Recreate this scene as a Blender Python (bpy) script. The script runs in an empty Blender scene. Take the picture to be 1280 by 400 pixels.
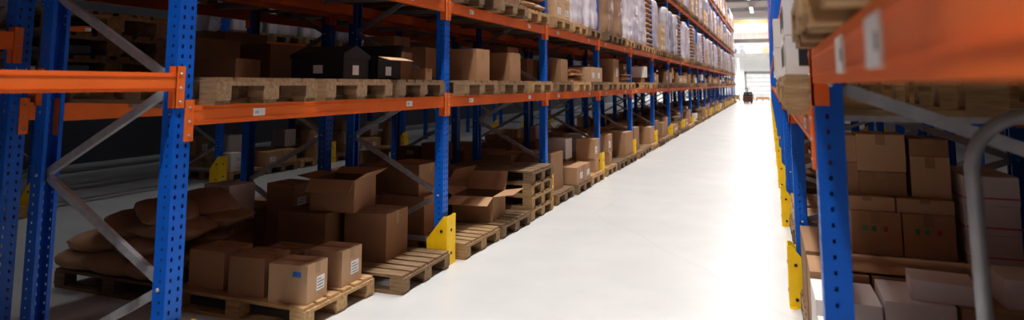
import bpy, math, random
from mathutils import Vector, Matrix, noise
sc = bpy.context.scene
sc.view_settings.view_transform = 'Standard'
try: sc.view_settings.look = 'Medium High Contrast'
except Exception as ex: print('LOOK', ex)
R = random.Random(7)
PI = math.pi

# ------------------------------------------------------------------ materials
MATS = {}
def mat(name, col, rough=0.5, metal=0.0, col2=None, scale=8.0, stretch=(1,1,1), bump=0.0, bscale=None, var=0.0, detail=4.0, emis=None, spec=0.5):
    m = bpy.data.materials.new(name); m.use_nodes = True
    nt = m.node_tree; N = nt.nodes; L = nt.links
    b = N['Principled BSDF']
    b.inputs['Roughness'].default_value = rough
    b.inputs['Metallic'].default_value = metal
    b.inputs['Specular IOR Level'].default_value = spec
    tc = N.new('ShaderNodeTexCoord'); mp = N.new('ShaderNodeMapping')
    mp.inputs['Scale'].default_value = stretch
    L.new(tc.outputs['Object'], mp.inputs['Vector'])
    nz = N.new('ShaderNodeTexNoise'); nz.inputs['Scale'].default_value = scale; nz.inputs['Detail'].default_value = detail
    L.new(mp.outputs['Vector'], nz.inputs['Vector'])
    cr = N.new('ShaderNodeValToRGB')
    c2 = col2 if col2 else tuple(c*0.8 for c in col)
    cr.color_ramp.elements[0].position = 0.3; cr.color_ramp.elements[1].position = 0.7
    cr.color_ramp.elements[0].color = (*c2, 1); cr.color_ramp.elements[1].color = (*col, 1)
    L.new(nz.outputs['Fac'], cr.inputs['Fac'])
    out = cr.outputs['Color']
    if var > 0:
        oi = N.new('ShaderNodeObjectInfo'); mr = N.new('ShaderNodeMapRange')
        mr.inputs['To Min'].default_value = 1-var; mr.inputs['To Max'].default_value = 1+var*0.6
        L.new(oi.outputs['Random'], mr.inputs['Value'])
        hs = N.new('ShaderNodeHueSaturation'); L.new(out, hs.inputs['Color']); L.new(mr.outputs['Result'], hs.inputs['Value'])
        out = hs.outputs['Color']
    L.new(out, b.inputs['Base Color'])
    if bump > 0:
        n2 = N.new('ShaderNodeTexNoise'); n2.inputs['Scale'].default_value = bscale or scale*3; n2.inputs['Detail'].default_value = 3
        L.new(mp.outputs['Vector'], n2.inputs['Vector'])
        bp = N.new('ShaderNodeBump'); bp.inputs['Strength'].default_value = bump; bp.inputs['Distance'].default_value = 0.02
        L.new(n2.outputs['Fac'], bp.inputs['Height']); L.new(bp.outputs['Normal'], b.inputs['Normal'])
    if emis:
        b.inputs['Emission Color'].default_value = (*emis[0], 1); b.inputs['Emission Strength'].default_value = emis[1]
    MATS[name] = m
    return m

mat('blue_paint', (0.005,0.14,0.62), 0.36, col2=(0.004,0.115,0.53), scale=5, bump=0.05)
mat('orange_paint', (0.88,0.205,0.04), 0.38, col2=(0.78,0.17,0.03), scale=4, bump=0.04)
mat('yellow_paint', (1.0,0.66,0.01), 0.45, col2=(0.86,0.54,0.01), scale=9)
mat('galvanised_steel', (0.55,0.55,0.57), 0.42, 0.5, col2=(0.42,0.42,0.45), scale=18)
mat('steel_tube', (0.40,0.40,0.41), 0.45, 0.4, scale=10)
mat('cardboard_a', (0.49,0.295,0.165), 0.85, col2=(0.43,0.25,0.135), scale=3, var=0.22)
mat('cardboard_b', (0.38,0.22,0.118), 0.85, col2=(0.33,0.185,0.095), scale=3, var=0.22)
mat('cardboard_c', (0.58,0.385,0.235), 0.85, col2=(0.52,0.335,0.20), scale=3, var=0.15)
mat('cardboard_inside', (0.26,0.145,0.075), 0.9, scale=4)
mat('cardboard_white', (0.84,0.79,0.76), 0.6, col2=(0.74,0.69,0.66), scale=3)
mat('tape', (0.43,0.26,0.135), 0.3, scale=3)
mat('wood', (0.56,0.37,0.19), 0.8, col2=(0.33,0.205,0.10), scale=5, stretch=(1.2,9,9), bump=0.25, var=0.3)
mat('wood_dark', (0.33,0.215,0.12), 0.85, col2=(0.18,0.115,0.065), scale=5, stretch=(1.2,9,9), bump=0.25, var=0.3)
mat('burlap', (0.52,0.33,0.21), 0.95, col2=(0.40,0.25,0.15), scale=6, bump=0.35, bscale=90)
mat('wrap_white', (0.76,0.74,0.78), 0.22, col2=(0.40,0.36,0.42), scale=5, stretch=(1,1,0.35), bump=0.5, bscale=14, var=0.2)
mat('wrap_brown', (0.50,0.33,0.20), 0.25, col2=(0.30,0.18,0.11), scale=5, stretch=(1,1,0.4), bump=0.4, bscale=14, var=0.2)
mat('wrap_grey', (0.48,0.48,0.56), 0.22, col2=(0.22,0.21,0.27), scale=6, stretch=(1,1,0.4), bump=0.5, bscale=14, var=0.2)
mat('paper_white', (0.85,0.85,0.85), 0.6, col2=(0.80,0.80,0.80))
mat('ink', (0.03,0.03,0.035), 0.6)
mat('black_plastic', (0.022,0.022,0.026), 0.4, col2=(0.035,0.035,0.04))
mat('label_green', (0.05,0.40,0.16), 0.6)
mat('label_pink', (0.75,0.16,0.36), 0.6)
mat('label_red', (0.60,0.06,0.04), 0.6)
mat('label_blue', (0.08,0.22,0.60), 0.6)
mat('rubber', (0.02,0.02,0.02), 0.8)
mat('truck_paint', (0.12,0.05,0.04), 0.4)
mat('wall_paint', (0.80,0.79,0.77), 0.7, col2=(0.74,0.73,0.71), scale=0.6)
mat('wall_dark', (0.07,0.075,0.09), 0.7, col2=(0.05,0.055,0.07), scale=0.6)
mat('ceiling_panel', (0.34,0.32,0.30), 0.7, scale=0.8)
mat('door_panel', (0.58,0.58,0.58), 0.5, scale=2)
mat('door_dark', (0.24,0.22,0.21), 0.5, scale=2)
mat('duct_metal', (0.45,0.38,0.34), 0.5, scale=2)
mat('lamp_glow', (0.9,0.9,0.9), 0.5, emis=((1,0.96,0.90), 6.0))

def floor_mat():
    m = bpy.data.materials.new('polished_concrete'); m.use_nodes = True
    nt = m.node_tree; N = nt.nodes; L = nt.links; b = N['Principled BSDF']
    tc = N.new('ShaderNodeTexCoord')
    def nz(s, d=5):
        n = N.new('ShaderNodeTexNoise'); n.inputs['Scale'].default_value = s; n.inputs['Detail'].default_value = d
        L.new(tc.outputs['Object'], n.inputs['Vector']); return n
    n1 = nz(0.6); n2 = nz(2.2, 8)
    cr = N.new('ShaderNodeValToRGB'); cr.color_ramp.elements[0].position = .3; cr.color_ramp.elements[1].position = .7
    cr.color_ramp.elements[0].color = (0.60,0.62,0.62,1); cr.color_ramp.elements[1].color = (0.67,0.68,0.675,1)
    L.new(n1.outputs['Fac'], cr.inputs['Fac'])
    c2 = N.new('ShaderNodeValToRGB'); c2.color_ramp.elements[0].position = .3; c2.color_ramp.elements[1].position = .65
    c2.color_ramp.elements[0].color = (0.92,0.92,0.92,1); c2.color_ramp.elements[1].color = (1,1,1,1)
    L.new(n2.outputs['Fac'], c2.inputs['Fac'])
    mx = N.new('ShaderNodeMixRGB'); mx.blend_type = 'MULTIPLY'; mx.inputs['Fac'].default_value = .8
    L.new(cr.outputs['Color'], mx.inputs['Color1']); L.new(c2.outputs['Color'], mx.inputs['Color2'])
    vo = N.new('ShaderNodeTexVoronoi'); vo.feature = 'DISTANCE_TO_EDGE'; vo.inputs['Scale'].default_value = 0.22
    dn = nz(1.5, 6); va = N.new('ShaderNodeMixRGB'); va.inputs['Fac'].default_value = 0.25
    L.new(tc.outputs['Object'], va.inputs['Color1']); L.new(dn.outputs['Color'], va.inputs['Color2'])
    L.new(va.outputs['Color'], vo.inputs['Vector'])
    c3 = N.new('ShaderNodeValToRGB'); c3.color_ramp.elements[0].position = 0; c3.color_ramp.elements[1].position = .002
    c3.color_ramp.elements[0].color = (0.86,0.86,0.86,1); c3.color_ramp.elements[1].color = (1,1,1,1)
    L.new(vo.outputs['Distance'], c3.inputs['Fac'])
    m2 = N.new('ShaderNodeMixRGB'); m2.blend_type = 'MULTIPLY'; m2.inputs['Fac'].default_value = .5
    L.new(mx.outputs['Color'], m2.inputs['Color1']); L.new(c3.outputs['Color'], m2.inputs['Color2'])
    L.new(m2.outputs['Color'], b.inputs['Base Color'])
    b.inputs['Roughness'].default_value = .30
    MATS['floor'] = m
floor_mat()

# ------------------------------------------------------------------ mesh builder
class MB:
    def __init__(s): s.v = []; s.f = []; s.m = []; s.sm = []
    def add(s, vs, fs, m, smooth=False):
        o = len(s.v); s.v.extend([tuple(v) for v in vs])
        for f in fs: s.f.append([i+o for i in f]); s.m.append(m); s.sm.append(smooth)
    def box(s, c, d, m, rz=0.0, pivot=None):
        hx,hy,hz = d[0]/2,d[1]/2,d[2]/2
        vs = [(x,y,z) for z in (-hz,hz) for y in (-hy,hy) for x in (-hx,hx)]
        ca,sa = math.cos(rz),math.sin(rz)
        vs = [(c[0]+x*ca-y*sa, c[1]+x*sa+y*ca, c[2]+z) for x,y,z in vs]
        s.add(vs, [(0,2,3,1),(4,5,7,6),(0,1,5,4),(2,6,7,3),(0,4,6,2),(1,3,7,5)], m)
    def bx(s, x0,x1,y0,y1,z0,z1, m):
        s.box(((x0+x1)/2,(y0+y1)/2,(z0+z1)/2),(abs(x1-x0),abs(y1-y0),abs(z1-z0)),m)
    def bar(s, p0, p1, w, h, m, up=(0,1,0)):
        p0=Vector(p0);p1=Vector(p1);d=(p1-p0).normalized();u=Vector(up);u=(u-d*u.dot(d)).normalized();r=d.cross(u)
        vs=[]
        for p in (p0,p1):
            for a,b in ((-1,-1),(1,-1),(1,1),(-1,1)): vs.append(p+r*a*w/2+u*b*h/2)
        s.add(vs,[(0,3,2,1),(4,5,6,7),(0,1,5,4),(1,2,6,5),(2,3,7,6),(3,0,4,7)],m)
    def slab(s, q, t, m):
        q=[Vector(p) for p in q]; n=(q[1]-q[0]).cross(q[-1]-q[0]).normalized()*t; k=len(q)
        s.add(q+[p+n for p in q],[tuple(range(k))[::-1],tuple(range(k,2*k))]+[(i,(i+1)%k,(i+1)%k+k,i+k) for i in range(k)],m)
    def tube(s, pts, r, m, seg=10):
        pts=[Vector(p) for p in pts]; vs=[];fs=[]
        prev=None
        for i,p in enumerate(pts):
            d=(pts[min(i+1,len(pts)-1)]-pts[max(i-1,0)]).normalized()
            if prev is None:
                a=Vector((0,0,1)) if abs(d.z)<.9 else Vector((0,1,0)); u=(a-d*a.dot(d)).normalized()
            else: u=(prev-d*prev.dot(d)).normalized()
            prev=u; w=d.cross(u)
            for k in range(seg):
                an=2*PI*k/seg; vs.append(p+u*r*math.cos(an)+w*r*math.sin(an))
        for i in range(len(pts)-1):
            for k in range(seg):
                a=i*seg+k;b=i*seg+(k+1)%seg; fs.append((a,b,b+seg,a+seg))
        fs.append(tuple(range(seg))[::-1]); e=(len(pts)-1)*seg; fs.append(tuple(range(e,e+seg)))
        s.add(vs,fs,m,True)
    def cyl(s, p0, p1, r, m, seg=16): 
        s.tube([p0,p1],r,m,seg)
    def merge(s, o, off=(0,0,0), rz=0.0):
        ca,sa=math.cos(rz),math.sin(rz); k=len(s.v)
        s.v.extend([(off[0]+x*ca-y*sa,off[1]+x*sa+y*ca,off[2]+z) for x,y,z in o.v])
        for f,m,sm in zip(o.f,o.m,o.sm): s.f.append([i+k for i in f]); s.m.append(m); s.sm.append(sm)
    def mesh(s, name):
        me=bpy.data.meshes.new(name); me.from_pydata(s.v,[],s.f)
        keys=[]; 
        for k in s.m:
            if k not in keys: keys.append(k)
        for k in keys: me.materials.append(MATS[k])
        ix={k:i for i,k in enumerate(keys)}
        me.polygons.foreach_set('material_index',[ix[k] for k in s.m])
        me.polygons.foreach_set('use_smooth',s.sm); me.update()
        return me
def put(name, me, loc=(0,0,0), rz=0.0, parent=None, bevel=0):
    if isinstance(me, MB): me=me.mesh(name)
    o=bpy.data.objects.new(name, me); sc.collection.objects.link(o)
    o.location=loc; o.rotation_euler=(0,0,rz)
    if parent: o.parent=parent
    if bevel:
        b=o.modifiers.new('bevel','BEVEL'); b.width=bevel; b.segments=2; b.limit_method='ANGLE'
    return o
def empty(name, loc=(0,0,0)):
    e=bpy.data.objects.new(name,None); sc.collection.objects.link(e); e.location=loc; return e

# ------------------------------------------------------------------ goods
def pallet(m='wood'):
    b=MB(); r=random.Random(3)
    for x in (-.55,0,.55):
        for y in (-.35,0,.35):
            b.box((x,y,.061),(.12,.10 if y else .12,.078),m)
        b.bx(x-.06,x+.06,-.4,.4,.100,.122,m)
    for y in (-.35,0,.35): b.bx(-.6,.6,y-.05,y+.05,0,.022,m)
    ys=[-.34,-.205,-.07,.07,.205,.34]
    for y in ys:
        w=.10 if abs(y)<.3 else .118
        b.box((r.uniform(-.004,.004),y,.133),(1.2,w,.022),m)
    return b
PH=.144
def carton(b, x,y,z, sx,sy,sz, rz=0, m='cardboard_a', tape=True, label=None, lm='paper_white'):
    t=MB()
    t.bx(-sx/2,sx/2,-sy/2,sy/2,0,sz,m)
    e=.0015
    if tape:
        w=.025
        if sx>=sy:
            t.bx(-sx/2-e,sx/2+e,-w,w,sz-.001,sz+e,'tape')
            for sg in (-1,1): t.bx(sg*(sx/2),sg*(sx/2+e),-w,w,sz*.72,sz,'tape')
            t.bx(-sx/2,sx/2,-.0015,.0015,sz,sz+e*1.5,'cardboard_inside')
        else:
            t.bx(-w,w,-sy/2-e,sy/2+e,sz-.001,sz+e,'tape')
            for sg in (-1,1): t.bx(-w,w,sg*(sy/2),sg*(sy/2+e),sz*.72,sz,'tape')
            t.bx(-.0015,.0015,-sy/2,sy/2,sz,sz+e*1.5,'cardboard_inside')
    if label:
        for face in label:
            if face in '+-':
                sg=1 if face=='+' else -1
                X=sg*(sx/2+.002)
                t.bx(sg*sx/2,X,-sy*.05,sy*.34,sz*.25,sz*.62,lm)
                for i in range(4): t.bx(X,X+sg*.0008,-sy*.02,sy*.30-i*.01*(i%2),sz*(.30+i*.08),sz*(.318+i*.08),'ink')
            if face in 'n':
                Y=-sy/2-.002
                t.bx(-sx*.02,sx*.27,Y,-sy/2,sz*.58,sz*.8,lm)
                for i in range(3): t.bx(0,sx*.24,Y-.0008,Y,sz*(.61+i*.06),sz*(.625+i*.06),'ink')
            if face=='b':
                Y=-sy/2-.002
                t.bx(sx*.12,sx*.34,Y,-sy/2,sz*.70,sz*.84,'label_blue')
    b.merge(t,(x,y,z),rz)
def open_carton(b, x,y,z, sx,sy,sz, rz=0, m='cardboard_a', ang=(25,40,-30,15), fl=None):
    t=MB(); w=.006; inn='cardboard_inside'
    for sg in (-1,1):
        t.bx(sg*sx/2,sg*(sx/2-w),-sy/2,sy/2,0,sz,m)
        t.bx(-sx/2,sx/2,sg*sy/2,sg*(sy/2-w),0,sz,m)
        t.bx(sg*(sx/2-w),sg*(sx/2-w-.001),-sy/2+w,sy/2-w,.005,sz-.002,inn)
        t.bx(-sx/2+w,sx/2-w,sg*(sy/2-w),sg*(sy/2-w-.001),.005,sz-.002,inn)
    t.bx(-sx/2,sx/2,-sy/2,sy/2,0,w,m)
    L=fl or min(sx,sy)*.48
    edges=[((-sx/2,-sy/2),(sx/2,-sy/2),(0,-1)),((sx/2,-sy/2),(sx/2,sy/2),(1,0)),((sx/2,sy/2),(-sx/2,sy/2),(0,1)),((-sx/2,sy/2),(-sx/2,-sy/2),(-1,0))]
    for (a,c,o),an in zip(edges,ang):
        an=math.radians(an); v=Vector((o[0]*math.cos(an)*L,o[1]*math.cos(an)*L,math.sin(an)*L))
        p=Vector((*a,sz));q=Vector((*c,sz)); t.slab([p,q,q+v,p+v],.004,m)
    b.merge(t,(x,y,z),rz)
def sack(b, c, d, rz=0, tilt=0, seed=0, m='burlap'):
    nu,nv=28,16; vs=[];fs=[]
    M=Matrix.Rotation(rz,3,'Z')@Matrix.Rotation(tilt,3,'Y')
    def sp(v,e): return math.copysign(abs(v)**e,v)
    for j in range(nv+1):
        ph=-PI/2+PI*j/nv
        for i in range(nu):
            th=2*PI*i/nu
            x=sp(math.cos(ph),.7)*sp(math.cos(th),.5); y=sp(math.cos(ph),.7)*sp(math.sin(th),.5); z=sp(math.sin(ph),.85)
            p=Vector((x*d[0]/2,y*d[1]/2*(1-.12*x*x),z*d[2]/2*(1-.55*x*x)*(1-.25*y*y)))
            n=noise.noise(Vector((x*1.6+seed*7,y*1.6,z+seed)))*.12+noise.noise(Vector((x*3+seed,y*9,z*3)))*.045
            p*=1+n
            vs.append(M@p+Vector(c))
    for j in range(nv):
        for i in range(nu):
            a=j*nu+i;e=j*nu+(i+1)%nu; fs.append((a,e,e+nu,a+nu))
    b.add(vs,fs,m,True)
def wrapped(b, w,d,h,z0,m,seed=0,layer=.28):
    n=56;lv=18; vs=[];fs=[]
    for j in range(lv+1):
        z=h*j/lv
        for i in range(n):
            t=i/n*4; s=int(t); u=(t-s)*2-1
            P=[(u,-1),(1,u),(-u,1),(-1,-u)][s]
            x,y=P; rr=(abs(x)**10+abs(y)**10)**(1/10); x/=rr;y/=rr
            groove=-.012 if (z%layer)<.05 else 0
            nn=noise.noise(Vector((x*3+seed*3,y*3,z*1.5)))*.03+noise.noise(Vector((x*9+seed,y*9,z*3)))*.014+groove
            if j==lv: nn-=.03
            vs.append((x*(w/2+nn),y*(d/2+nn),z0+z+ (noise.noise(Vector((x*2,y*2,seed)))*.03 if j==lv else 0)))
    for j in range(lv):
        for i in range(n):
            a=j*n+i;e=j*n+(i+1)%n; fs.append((a,e,e+n,a+n))
    vs.append((0,0,z0+h+.01)); c=len(vs)-1
    for i in range(n): fs.append((lv*n+i,lv*n+(i+1)%n,c))
    b.add(vs,fs,m,True)
def rnd_cartons(b, r, hmax, n=(2,5), z=PH):
    cells=[(x,y) for x in (-.38,0,.38) for y in (-.19,.19)]
    r.shuffle(cells)
    for (x,y) in cells[:r.randint(*n)]:
        zz=z
        for k in range(r.randint(1,3)):
            h=r.choice((.12,.18,.22,.26,.32)); 
            if zz+h>hmax: break
            m=r.choice(('cardboard_a','cardboard_a','cardboard_b','cardboard_b','cardboard_c','cardboard_white'))
            sx=r.uniform(.24,.36);sy=r.uniform(.24,.36)
            carton(b,x+r.uniform(-.015,.015),y+r.uniform(-.01,.01),zz,sx,sy,h,r.uniform(-.09,.09),m,tape=(m!='cardboard_white'),label=r.choice((None,None,'+n','-+')))
            zz+=h+.002
def proto(kind, seed, hmax):
    r=random.Random(seed); b=MB(); b.merge(pallet(r.choice(('wood','wood_dark')))); nm='wooden_pallet'
    if kind=='empty': pass
    elif kind=='stack':
        k=1
        while (k+1)*PH<min(hmax,.6): b.merge(pallet(r.choice(('wood','wood_dark'))),(r.uniform(-.01,.01),0,k*PH)); k+=1
        nm='wooden_pallet_stack'
    elif kind=='cartons': rnd_cartons(b,r,hmax,(3,6)); nm='cartons_on_pallet'
    elif kind=='flat':
        z=PH
        for k in range(r.randint(10,18)):
            t=r.uniform(.008,.014); b.box((r.uniform(-.03,.06),r.uniform(-.02,.02),z+t/2),(r.uniform(.85,1.05),r.uniform(.55,.68),t-.001),r.choice(('cardboard_a','cardboard_b','cardboard_c')),r.uniform(-.05,.05)); z+=t
        nm='flattened_cardboard_on_pallet'
    elif kind=='bigcartons':
        s=.46
        for (x,y) in ((-.3,0),(.25,0)):
            h=min(hmax-PH-.02,r.uniform(.3,.55)); carton(b,x,y,PH,s,r.uniform(.45,.6),h,r.uniform(-.08,.08),r.choice(('cardboard_a','cardboard_b')),label=r.choice((None,'+')))
        nm='cartons_on_pallet'
    elif kind=='open':
        open_carton(b,.25,0,PH,.5,.5,min(.35,hmax*.5),r.uniform(-.2,.2),'cardboard_a',(20,50,-40,10)); carton(b,-.32,0,PH,.4,.5,min(.4,hmax*.6),0,'cardboard_b'); nm='cartons_on_pallet'
    elif kind=='cases':
        nz_=max(1,int((hmax-PH-.05)/.24)); nz_=r.randint(max(1,nz_-2),nz_); m=r.choice(('cardboard_a','cardboard_b','cardboard_c'))
        for k in range(nz_):
            for i in range(3):
                for j in range(2):
                    carton(b,(i-1)*.392+r.uniform(-.006,.006),(j-.5)*.39,PH+k*.242,.385,.38,.24,0,m,label='+-')
        nm='stacked_cartons_on_pallet'
    elif kind in('white','brown','grey'):
        h=hmax-PH-r.uniform(.05,.35); wrapped(b,1.12,.76,h,PH,'wrap_'+kind,seed,r.choice((.2,.28,.34))); 
        if r.random()<.5:
            b.bx(.567,.572,-.12,.1,PH+h*.5,PH+h*.5+.2,'paper_white'); b.bx(-.572,-.567,-.12,.1,PH+h*.5,PH+h*.5+.2,'paper_white')
        nm='shrink_wrapped_pallet_load'
    elif kind=='sacks':
        k=0;z=PH+.07
        while z+.08<hmax:
            for x in (-.29,.29):
                for y in (-.2,.2): sack(b,(x,y,z),(.60,.42,.17),0,0,seed+k,'wrap_white' if seed%2 else 'burlap'); k+=1
            z+=.125
        nm='sacks_on_pallet'
    return (nm,b,b.mesh(nm))
low=[proto(k,i,.62) for i,k in enumerate(['cartons','empty','bigcartons','cartons','stack','cases','flat','cartons','flat','cartons'])]
flo=[proto(k,20+i,1.0) for i,k in enumerate(['cartons','bigcartons','open','cases','cartons','empty','cartons','bigcartons','stack'])]
tall=[proto(k,40+i,1.6) for i,k in enumerate(['white','grey','cases','white','brown','white','sacks','grey','cases'])]

# ------------------------------------------------------------------ racking
BAY=2.865
def FY(n): return -0.44+BAY*n
HT=7.7
def upright(b, xf, sg):
    D=.085; x1=xf-sg*D; p=.05; nrow=int(HT/p)
    def col(plane,a0,a1,z0=0,z1=HT):
        if plane=='f': b.add([(xf,a0,z0),(xf,a1,z0),(xf,a1,z1),(xf,a0,z1)],[(0,1,2,3)],'blue_paint')
        else:
            b.add([(xf-sg*a0,plane,z0),(xf-sg*a1,plane,z0),(xf-sg*a1,plane,z1),(xf-sg*a0,plane,z1)],[(0,1,2,3)],'blue_paint')
    for a0,a1 in ((-.05,-.030),(-.018,.018),(.030,.05)): col('f',a0,a1)
    for a0,a1 in ((-.030,-.018),(.018,.030)):
        for k in range(nrow): col('f',a0,a1,k*p,k*p+.031)
    for y in (-.05,.05):
        col(y,0,.032); col(y,.042,D)
        for k in range(nrow): col(y,.032,.042,k*p,k*p+.036)
    for y,yy in ((-.05,-.028),(.05,.028)):
        b.add([(x1,y,0),(x1,yy,0),(x1,yy,HT),(x1,y,HT)],[(0,1,2,3)],'blue_paint')
def frame(depth, sg):
    b=MB(); upright(b,0,sg); upright(b,-sg*depth,-sg)
    xf=-sg*.05; xr=-sg*(depth-.05)
    zs=[.10+.5*k for k in range(15)]
    for k in range(len(zs)-1):
        a=xr if k%2==0 else xf; c=xf if k%2==0 else xr
        b.bar((a,0,zs[k]),(c,0,zs[k+1]),.042,.028,'galvanised_steel')
    for z in (.2,HT-.2): b.bar((xf,0,z),(xr,0,z),.04,.028,'galvanised_steel')
    for z in zs: 
        x=xr if int(round((z-.1)/.5))%2==0 else xf
        b.cyl((x,-.058,z),(x,.058,z),.010,'galvanised_steel',8)
    for x in (-sg*.045,-sg*(depth-.045)): b.bx(x-.075,x+.075,-.08,.08,0,.008,'blue_paint')
    return b
def beams(depth, sg, levels, labels=(.42,2.1), size=(.09,.022), hb=.051):
    b=MB()
    y0,y1=.052,BAY-.052
    for z in levels:
        for xf,s in ((0,sg),(-sg*depth,-sg)):
            xa,xb=xf+s*.004,xf-s*.046
            b.bx(xa,xb,y0,y1,z-hb,z+hb,'orange_paint')
            b.bx(xf+s*.007,xa,y0,y1,z-.030,z-.026,'orange_paint'); b.bx(xf+s*.007,xa,y0,y1,z+.026,z+.030,'orange_paint')
            for ya,yb,yo in ((y0-.046,y0+.004,y0-.02),(y1-.004,y1+.046,y1+.02)):
                b.bx(xf+s*.001,xf+s*.009,ya,yb,z-.13,z+.08,'orange_paint')
                for q in (-.10,-.03,.04): b.cyl((xf+s*.009,yo,z+q),(xf+s*.013,yo,z+q),.007,'galvanised_steel',8)
            b.bx(xf+s*.012,xf-s*.045,y0-.004,y0+.004,z-.13,z+.08,'orange_paint')
            b.bx(xf+s*.012,xf-s*.045,y1-.004,y1+.004,z-.13,z+.08,'orange_paint')
            if s==sg:
                for q in labels:
                    b.bx(xf+s*.004,xf+s*.0085,y0+q,y0+q+size[0],z-size[1],z+size[1],'paper_white')
                    for i in range(3): b.bx(xf+s*.0085,xf+s*.0090,y0+q+.015+i*.009,y0+q+.018+i*.009,z-size[1]*.4,z+size[1]*.3,'ink')
        for yy in (.5,1.43,2.35):
            b.bx(-sg*.046,-sg*(depth-.046),yy-.02,yy+.02,z+.012,z+hb-.005,'galvanised_steel')
    return b
def guard(sg):
    b=MB(); x0=sg*.06; w=.085; t=.006; H=.43
    b.bx(x0-t/2,x0+t/2,-w,w,0,H,'yellow_paint')
    xb=-sg*.14
    for y in (-w,w):
        q=[(x0,y,0),(xb,y,0),(xb,y,.22),(x0-sg*.03,y,H),(x0,y,H)]
        b.slab(q,t,'yellow_paint')
        for z in (.06,.30): b.cyl((x0-sg*.05,y-.01,z),(x0-sg*.05,y+.01,z),.012,'ink',10)
    b.bx(x0,x0-sg*.05,-w-.03,w+.03,0,.008,'yellow_paint')
    for z in (.1,.3): b.cyl((x0,0,z),(x0+sg*.006,0,z),.014,'ink',10)
    return b
LV=[1.44,2.32,4.20,6.10]
def row(name, xf, sg, depth, n0, n1, near=None, nl=(.42,2.1), ns=(.10,.028), nh=.051):
    e=empty(name,(xf,0,0)); fm=frame(depth,sg).mesh('upright_frame'); gm=guard(sg).mesh('post_guard')
    bm=beams(depth,sg,LV).mesh('shelf_beams'); bn=beams(depth,sg,near or LV,nl,ns,nh).mesh('shelf_beams_near')
    for n in range(n0,n1+1):
        put('upright_frame_%d'%(n+2),fm,(0,FY(n),0),parent=e); put('post_guard_%d'%(n+2),gm,(0,FY(n),0),parent=e)
        if n<n1: put('shelf_beams_%d'%(n+2), bn if n<=0 else bm,(0,FY(n),0),parent=e)
    return e
XA=-2.76; XD=.14
row('pallet_rack',XA,1,1.06,-1,21,[1.61,2.75,4.5,6.3],(),nh=.046)
row('pallet_rack',-5.12,-1,1.06,-1,21,[1.85,2.75,4.5,6.3])
row('pallet_rack',XD,-1,1.42,-1,21,[1.658,2.9,4.5,6.3],(1.31,1.75),(.13,.036),.055)
row('pallet_rack',2.78,1,1.06,-1,9,[1.66,2.9,4.5,6.3])
row('pallet_rack',-8.4,1,1.06,-1,12)

# ------------------------------------------------------------------ loads on racks
def pal_y(n,k): return FY(n)+.05+.46+k*.91
def place(pr, x, y, z, rz=0): return put(pr[0],pr[2],(x,y,z),rz+R.uniform(-.01,.01))
def fill(xc, n, levels, pool_by_level, skip=()):
    for li,z in enumerate(levels):
        for k in range(3):
            if (li,k) in skip: continue
            pr=R.choice(pool_by_level[li]); place(pr,xc+R.uniform(-.03,.03),pal_y(n,k),z, R.choice((0,PI)))
HB_=.0515
ZL=[0]+[z+HB_ for z in LV]
pools=[flo,low,tall,tall,tall]
XL=-3.27; XR=.80
full=[(l,k) for l in (0,1) for k in range(3)]
fill(XL,1,ZL,pools,skip=full)
for n in (2,3,4): fill(XL+.02,n,ZL,pools,skip=[(0,0),(0,1)] if n==2 else ())
for n in (1,2,3,4): fill(XR-.02,n,ZL,pools,skip=full if n==1 else [(1,0),(1,1)] if n==2 else ())
for n in (1,2,3,4,5): fill(-4.59,n,ZL[:4],pools,skip=[(0,0),(0,1)] if n==1 else ())
for n in (1,2): fill(2.26,n,ZL[:3],pools)
for n in (0,1,3,4): fill(-8.95,n,ZL[:3],pools)
for n in (-1,0):  # unseen upper loads, added to block lamp light and darken the near bays
    for k in range(3):
        for z in (2.75,4.5,6.3):
            place(R.choice(tall),XL,pal_y(n,k),z+.0465)
            if z<6: place(R.choice(tall),-4.59,pal_y(n,k),z+.0515)
        for z in (2.9,4.5): place(R.choice(tall),.79,pal_y(n,k),z+.0555)
def baystock(seed):
    r=random.Random(seed); b=MB()
    for li,z in enumerate(ZL):
        for k in range(3):
            if r.random()<.06: continue
            p=r.choice(pools[li]); b.merge(p[1],(r.uniform(-.03,.03),.51+k*.91,z),r.choice((0,PI)))
    return b.mesh('palletised_goods')
bs=[baystock(100+i) for i in range(5)]
for n in range(5,21):
    put('palletised_goods',bs[(n*3)%5],(XL,FY(n),0)); put('palletised_goods',bs[(n*2+1)%5],(XR,FY(n),0))
for n in range(6,14): put('palletised_goods',bs[(n*2)%5],(-4.59,FY(n),0))

# ------------------------------------------------------------------ left bay, floor level (hand placed)
pm=pallet('wood').mesh('wooden_pallet'); pd=pallet('wood_dark').mesh('wooden_pallet')
put('wooden_pallet',pm,(-3.47,3.93,0)); put('wooden_pallet',pd,(-4.72,3.95,0)); put('wooden_pallet',pd,(-3.26,4.78,0),.02)
def box_obj(name,x,y,z,sx,sy,sz,rz=0,m='cardboard_a',label=None,lm='paper_white'):
    b=MB(); carton(b,0,0,0,sx,sy,sz,0,m,label=label,lm=lm); return put(name,b,(x,y,z),rz)
box_obj('cardboard_box',-3.05,3.69,PH,.30,.24,.25,.10,'cardboard_c','+b')
box_obj('cardboard_box',-3.05,4.10,PH,.28,.26,.25,.05,'cardboard_c','+')
box_obj('cardboard_box',-3.42,3.72,PH,.30,.27,.26,.06,'cardboard_a')
box_obj('cardboard_box',-3.82,3.76,PH,.32,.28,.26,.04,'cardboard_a')
box_obj('cardboard_box',-3.50,4.10,PH,.36,.30,.20,0,'cardboard_b')
box_obj('cardboard_box',-3.70,4.68,PH,.46,.42,.38,.08,'cardboard_b')
box_obj('cardboard_box',-3.20,4.86,PH,.40,.38,.38,.06,'cardboard_b')
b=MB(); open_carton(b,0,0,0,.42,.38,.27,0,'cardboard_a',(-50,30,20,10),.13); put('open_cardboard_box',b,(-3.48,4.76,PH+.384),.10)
b=MB(); sd=0
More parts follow.
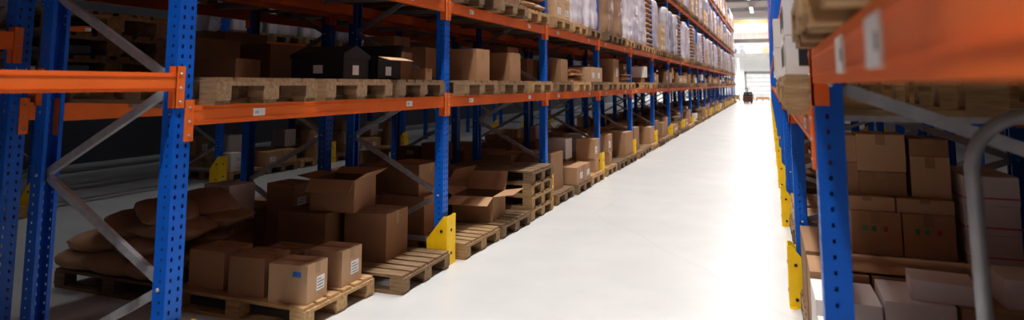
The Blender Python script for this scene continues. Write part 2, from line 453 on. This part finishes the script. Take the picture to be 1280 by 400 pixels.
for lay,(z,xs) in enumerate(((.225,(-5.06,-4.72,-4.38)),(.355,(-4.96,-4.52)),(.485,(-4.76,-4.36)),(.61,(-4.45,)))):
    for x in xs:
        for y in (3.74,4.15):
            sd+=1; sack(b,(x+R.uniform(-.03,.03),y+R.uniform(-.05,.02)+.03*lay,z),(.58,.42,.19),R.uniform(-.5,.5),R.uniform(-.14,.14),sd)
put('burlap_sack_pile',b)
put('wooden_pallet',pm,(-3.24,5.86,0)); put('wooden_pallet',pd,(-3.22,6.72,0),-.02)
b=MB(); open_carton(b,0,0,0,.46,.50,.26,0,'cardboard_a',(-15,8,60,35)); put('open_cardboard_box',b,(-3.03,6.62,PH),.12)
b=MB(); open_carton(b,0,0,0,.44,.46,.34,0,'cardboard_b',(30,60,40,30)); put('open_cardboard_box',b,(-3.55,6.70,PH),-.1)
box_obj('cardboard_box',-3.42,5.85,PH,.50,.5,.36,.05,'cardboard_b')
box_obj('cardboard_box',-3.42,5.85,PH+.363,.42,.4,.3,-.1,'cardboard_a')

# ------------------------------------------------------------------ left bay, first shelf
Z1=ZL[1]
for k,mm in enumerate((pd,pd,pd)): put('wooden_pallet',mm,(XL-.02*k,pal_y(1,k),Z1),.01*k)
def crate(lid):
    b=MB(); sx,sy,sz=.44,.34,.18; w=.012; m='black_plastic'
    for sg in (-1,1):
        b.bx(sg*sx/2,sg*(sx/2-w),-sy/2,sy/2,0,sz,m); b.bx(-sx/2,sx/2,sg*sy/2,sg*(sy/2-w),0,sz,m)
        b.bx(sg*(sx/2+.01),sg*sx/2,-sy/2-.01,sy/2+.01,sz-.03,sz,m); b.bx(-sx/2-.01,sx/2+.01,sg*(sy/2+.01),sg*sy/2,sz-.03,sz,m)
    b.bx(-sx/2,sx/2,-sy/2,sy/2,0,w,m)
    b.bx(-.03,.05,-sy/2-.003,-sy/2,.04,.10,'paper_white'); b.bx(sx/2,sx/2+.003,-.05,.03,.03,.10,'paper_white')
    if lid=='closed':
        b.slab([(-sx/2,-sy/2,sz),(sx/2,-sy/2,sz),(sx/2,0,sz+.06),(-sx/2,0,sz+.06)],.006,m)
        b.slab([(-sx/2,0,sz+.06),(sx/2,0,sz+.06),(sx/2,sy/2,sz),(-sx/2,sy/2,sz)],.006,m)
        b.slab([(sx/2,-sy/2,sz),(sx/2,sy/2,sz),(sx/2,0,sz+.06)],.004,m)
    else:
        b.bx(-sx/2+w,sx/2-w,-sy/2+w,sy/2-w,sz*.8,sz*.85,'cardboard_c')
        b.slab([(-sx/2,sy/2,sz),(sx/2,sy/2,sz),(sx/2,sy/2+.05,sz+.10),(-sx/2,sy/2+.05,sz+.10)],.006,m)
        b.slab([(sx/2,-sy/2,sz),(sx/2,sy/2,sz),(sx/2+.12,sy/2,sz-.03),(sx/2+.12,-sy/2,sz-.03)],.006,'cardboard_c')
    return b
zt=Z1+PH+.001
put('black_storage_crate',crate('closed'),(-3.04,3.96,zt),.05); put('black_storage_crate',crate('open'),(-3.02,4.38,zt),0)
box_obj('cardboard_box',-3.12,4.80,zt,.36,.36,.24,.1,'cardboard_b'); box_obj('cardboard_box',-3.5,4.80,zt,.30,.34,.20,.0,'cardboard_a')
box_obj('cardboard_box',-2.95,5.06,zt,.26,.12,.10,.0,'cardboard_c')
box_obj('cardboard_box',-3.6,3.5,zt,.36,.3,.14,.2,'cardboard_b')

# ------------------------------------------------------------------ right rack, near bays
zr=1.658+.0555
for y,s in ((1.88,0),(1.02,.02)):
    b=MB()
    for i in range(4): b.merge(pallet('wood'),(R.uniform(-.01,.01),R.uniform(-.01,.01),i*PH))
    put('wooden_pallet_stack',b,(.68,y,zr),s)
for k in range(3): put('wooden_pallet',pm,(.66,pal_y(1,k),Z1),0)
def white_stack(nx,ny,nz_,h=.15,stripe=None,w=.29):
    b=MB()
    for i in range(nx):
        for j in range(ny):
            for k in range(nz_):
                x=(i-(nx-1)/2)*(w+.01);y=(j-(ny-1)/2)*.26; z=k*(h+.002)
                b.box((x+R.uniform(-.005,.005),y,z+h/2),(w,.25,h),'cardboard_white')
                for sg in (-1,1):
                    X=x+sg*(w/2+.0065)
                    if stripe:
                        b.box((X,y,z+h*.25),(.002,.25,h*.06),stripe); b.box((x,y+sg*.126,z+h*.25),(w,.002,h*.06),stripe)
                    else:
                        b.box((X,y-.03,z+h*.5),(.002,.10,h*.55),'ink'); b.box((x-.05,y+sg*.126,z+h*.5),(.10,.002,h*.55),'ink')
    return b
ws=white_stack(3,2,2).mesh('white_carton_stack')
for k,dx in enumerate((.0,-.03,-.01)): put('white_carton_stack',ws,(.51+dx,pal_y(1,k),zt))
for k in range(2):
    put('wooden_pallet',pm,(.68,pal_y(2,k),Z1)); put('white_carton_stack',white_stack(3,3,3),(.52,pal_y(2,k),zt))
put('wooden_pallet',pd,(.74,3.02,0)); put('wooden_pallet',pm,(.76,3.92,0)); put('wooden_pallet',pd,(.76,4.78,0))
b=MB()
for x,y,sx,sy,h,m in ((.30,2.85,.26,.34,.28,'cardboard_white'),(.62,2.84,.30,.32,.34,'cardboard_c'),(.98,2.84,.34,.30,.30,'cardboard_white'),(.32,3.22,.3,.3,.40,'cardboard_white'),(.68,3.2,.32,.3,.38,'cardboard_white'),(1.05,3.2,.34,.3,.42,'cardboard_a')):
    carton(b,x,y,PH,sx,sy,h,R.uniform(-.05,.05),m,tape=(m!='cardboard_white'))
put('cartons_on_pallet',b)
b=MB(); HB=.45
mm3=('cardboard_white','cardboard_b','cardboard_c','cardboard_white','cardboard_a')
for i in range(4):
    for j in range(2):
        for k in range(2): carton(b,.31+i*.30,3.73+j*.39,PH+k*HB/2-(.0),.285,.365,HB/2-.003-(.03 if (k==1 and (i+j)%3==0) else 0),R.uniform(-.02,.02),mm3[(i*2+j+k*3)%5],tape=False)
for i in range(3): carton(b,.36+i*.40,4.78,PH,.385,.76,HB-.003,0,'cardboard_b')
b.bx(.30,1.18,4.02,4.40,PH+HB,PH+HB+.006,'cardboard_c'); b.bx(.34,.96,3.98,4.30,PH+HB+.0065,PH+HB+.012,'cardboard_a')
carton(b,1.10,3.74,PH+HB,.30,.26,.13,.05,'cardboard_white',tape=False)
carton(b,.72,3.70,PH+HB,.26,.22,.09,-.08,'cardboard_white',tape=False)
put('cartons_with_cardboard_sheet',b)
b=MB(); zb=PH+HB+.001
for i in range(2):
    x=.56+i*.27; carton(b,x,4.62,zb,.262,.36,.25,0,'cardboard_a')
    for q,mm in ((-.06,'label_green'),(-.01,'label_green'),(.05,'label_red')):
        b.box((x+q,4.62-.1815,zb+.15),(.018,.003,.028),mm)
for i in range(2): carton(b,.52+i*.30,4.63,zb+.252,.29,.36,.08,0,'cardboard_c')
for i,(x,w) in enumerate(((.38,.20),(.62,.26),(.87,.20))):
    z=zb+.335
    for h in ((.19,.16),(.14,.22),(.24,.10))[i]:
        carton(b,x,4.66,z,w,.30,h,R.uniform(-.07,.07),R.choice(('cardboard_b','cardboard_a','cardboard_c'))); z+=h+.003
put('cardboard_box_stack',b)
put('white_carton_stack',white_stack(1,2,3,.16,'label_pink',.26),(1.14,4.68,zb))

# trolley with hoop handle parked in the near right bay
e=empty('platform_trolley',(0,0,0))
b=MB(); x0,x1,yh,zt_=.455,1.12,1.90,1.525; r_=.13
pts=[(x0+.01,yh,.2),(x0,yh,zt_-r_)]
for k in range(1,9):
    a=PI-k*PI/16; pts.append((x0+r_+r_*math.cos(a),yh,zt_-r_+r_*math.sin(a)))
for k in range(0,9):
    a=PI/2-k*PI/16; pts.append((x1-r_+r_*math.cos(a),yh,zt_-r_+r_*math.sin(a)))
pts.append((x1,yh,.2)); b.tube(pts,.017,'steel_tube',14); b.tube([(x0,yh,.50),(x1,yh,.50)],.014,'steel_tube')
put('hoop_handle',b,parent=e)
b=MB(); b.bx(x0-.03,x1+.03,1.02,1.93,.17,.20,'wood_dark'); b.bx(x0-.035,x1+.035,1.01,1.02,.16,.21,'steel_tube'); b.bx(x0-.035,x1+.035,1.93,1.94,.16,.21,'steel_tube')
put('platform',b,parent=e)
b=MB()
for x in (x0+.05,x1-.05):
    for y in (1.1,1.85):
        b.cyl((x-.02,y,.065),(x+.02,y,.065),.065,'rubber',18); b.bx(x-.03,x+.03,y-.03,y+.03,.13,.17,'steel_tube'); 
        for q in (-.026,.026): b.bx(x+q-.003,x+q+.003,y-.02,y+.02,.06,.14,'steel_tube')
put('castors',b,parent=e)

# ------------------------------------------------------------------ electric pallet truck at the far end
e=empty('electric_pallet_truck',(-1.65,57.5,0))
b=MB(); b.bx(-.38,.38,-.55,.0,.12,.62,'truck_paint'); b.bx(-.34,.34,-.1,.15,.2,.95,'black_plastic'); b.bx(-.36,.36,-.5,-.1,.62,.80,'black_plastic')
put('chassis',b,parent=e,bevel=.04)
b=MB(); b.tube([(0,-.5,.6),(0,-.75,1.0),(0,-.85,1.2)],.03,'black_plastic'); b.tube([(-.2,-.85,1.2),(-.2,-.93,1.28),(.2,-.93,1.28),(.2,-.85,1.2),(-.2,-.85,1.2)],.02,'black_plastic')
put('tiller_handle',b,parent=e)
b=MB()
for x in (-.19,.19): b.bx(x-.08,x+.08,.12,1.3,.10,.16,'truck_paint'); b.cyl((x-.05,1.15,.05),(x+.05,1.15,.05),.05,'rubber')
put('forks',b,parent=e)
b=MB()
for x in (-.28,0,.28): b.cyl((x-.04,-.3,.11),(x+.04,-.3,.11),.11,'rubber')
put('wheels',b,parent=e)
for y,x,i in ((66,-3.2,2),(67.5,-1.9,1),(66.5,-.6,3)): place(flo[i],x,y,0)

# ------------------------------------------------------------------ building shell
X0,X1,Y0,Y1,ZC=-13.0,6.5,-8.0,73.0,9.4
def shell(name,*a):
    b=MB(); b.bx(*a[:6],a[6]); return put(name,b)
shell('floor',X0,X1,Y0,Y1,-.2,0,'floor')
shell('ceiling',X0,X1,Y0,Y1,ZC,ZC+.2,'ceiling_panel')
shell('wall_left',X0-.2,X0,Y0,Y1,-.2,ZC+.2,'wall_dark')
shell('wall_right',X1,X1+.2,Y0,Y1,-.2,ZC+.2,'wall_dark')
shell('wall_back',X0,X1,Y0-.2,Y0,-.2,ZC+.2,'wall_dark')
shell('wall_far',X0,X1,Y1,Y1+.2,-.2,ZC+.2,'wall_paint')
YD=Y1-.01
for i,x in enumerate((-9.2,-5.0,-.9,3.6)):
    b=MB()
    for k in range(6): b.bx(x-1.3,x+1.3,YD-.10,YD-.04,.02+k*.45,.44+k*.45,'door_panel')
    b.bx(x-1.45,x-1.3,YD-.16,YD,0,2.9,'door_dark'); b.bx(x+1.3,x+1.45,YD-.16,YD,0,2.9,'door_dark'); b.bx(x-1.45,x+1.45,YD-.16,YD,2.75,2.95,'door_dark')
    put('door_%d'%(i+1),b)
b=MB()
b.bx(X0+.2,X1-.2,Y1-1.6,Y1-.02,4.45,4.75,'wall_paint'); b.bx(X0+.2,X1-.2,Y1-1.66,Y1-1.6,4.42,4.80,'door_dark')
for k in range(26): b.bx(X0+.4+k*.75,X0+.43+k*.75,Y1-1.62,Y1-1.59,4.8,5.8,'door_panel')
for z in (5.3,5.8): b.bx(X0+.2,X1-.2,Y1-1.62,Y1-1.59,z,z+.04,'door_panel')
for x in (-12,-7.1,-2.9,1.4,6): b.bx(x-.1,x+.1,Y1-1.6,Y1-1.4,0,4.45,'door_panel')
for k in range(22): 
    q=R.uniform(.5,1.2); b.bx(X0+.6+k*.85,X0+1.3+k*.85,Y1-1.1,Y1-.4,4.75,4.75+q,R.choice(('cardboard_white','cardboard_c','wrap_white','wrap_grey')))
put('mezzanine_gallery',b)
b=MB(); b.bx(X0+.1,X1-.1,Y1-3.25,Y1-3.05,7.9,8.1,'orange_paint'); put('crane_beam',b)
b=MB(); b.bx(X0+.1,X1-.1,Y1-.9,Y1-.2,6.35,7.0,'duct_metal')
for k in range(14): b.bx(X0+.8+k*1.4,X0+.86+k*1.4,Y1-.93,Y1-.17,6.32,7.03,'door_panel')
put('ventilation_duct',b)
rb=MB(); rb.bx(X0,X1,-.06,.06,ZC-.35,ZC-.30,'door_panel'); rb.bx(X0,X1,-.02,.02,ZC-.30,ZC-.03,'door_panel'); rb.bx(X0,X1,-.06,.06,ZC-.03,ZC,'door_panel')
rbm=rb.mesh('roof_beam')
for k in range(10): put('trim_%d'%(k+1),rbm,(0,-4+k*8.2,0))

# ------------------------------------------------------------------ lamps
lm=MB(); lm.bx(-.16,.16,-2.5,2.5,0,.10,'door_panel'); lm.bx(-.12,.12,-2.45,2.45,-.015,0,'lamp_glow')
lmm=lm.mesh('ceiling_lamp')
def lamp(x,y,w,col=(1,.975,.95),spread=150):
    put('ceiling_lamp',lmm,(x,y,8.85))
    l=bpy.data.lights.new('ceiling_light','AREA'); l.shape='RECTANGLE'; l.size=.24; l.size_y=4.9; l.energy=w; l.color=col; l.spread=math.radians(spread)
    o=bpy.data.objects.new('ceiling_light',l); sc.collection.objects.link(o); o.location=(x,y,8.82)
for k in range(11): lamp(-1.31,-4+k*6.0,285)
for k in range(8): lamp(-6.75,-3+k*7.0,26,(.85,.92,1))
for k in range(3): lamp(4.6,-2+k*7.0,30)
for x in (-9,-5,-1.3,2.5): lamp(x,67,760,(1,.99,.98),180)
w=bpy.data.worlds.new('world'); sc.world=w; w.use_nodes=True
w.node_tree.nodes['Background'].inputs['Color'].default_value=(.6,.7,.9,1); w.node_tree.nodes['Background'].inputs['Strength'].default_value=.05

# ------------------------------------------------------------------ camera
th=math.radians(21.75); p=math.radians(6.07)
s,c=math.sin(th),math.cos(th); sp,cp=math.sin(p),math.cos(p)
F=Vector((-s*cp,c*cp,sp)); Rr=Vector((c,s,0)); U=Rr.cross(F)
cd=bpy.data.cameras.new('camera'); cam=bpy.data.objects.new('camera',cd); sc.collection.objects.link(cam)
M=Matrix((Rr,U,-F)).transposed().to_4x4(); M.translation=Vector((0,0,1.6)); cam.matrix_world=M
cd.sensor_fit='HORIZONTAL'; cd.sensor_width=36; cd.lens=22.5; cd.shift_y=-180/1280; cd.clip_start=.05; cd.clip_end=200
cd.dof.use_dof=True; cd.dof.focus_distance=6.0; cd.dof.aperture_fstop=1.8
sc.camera=cam
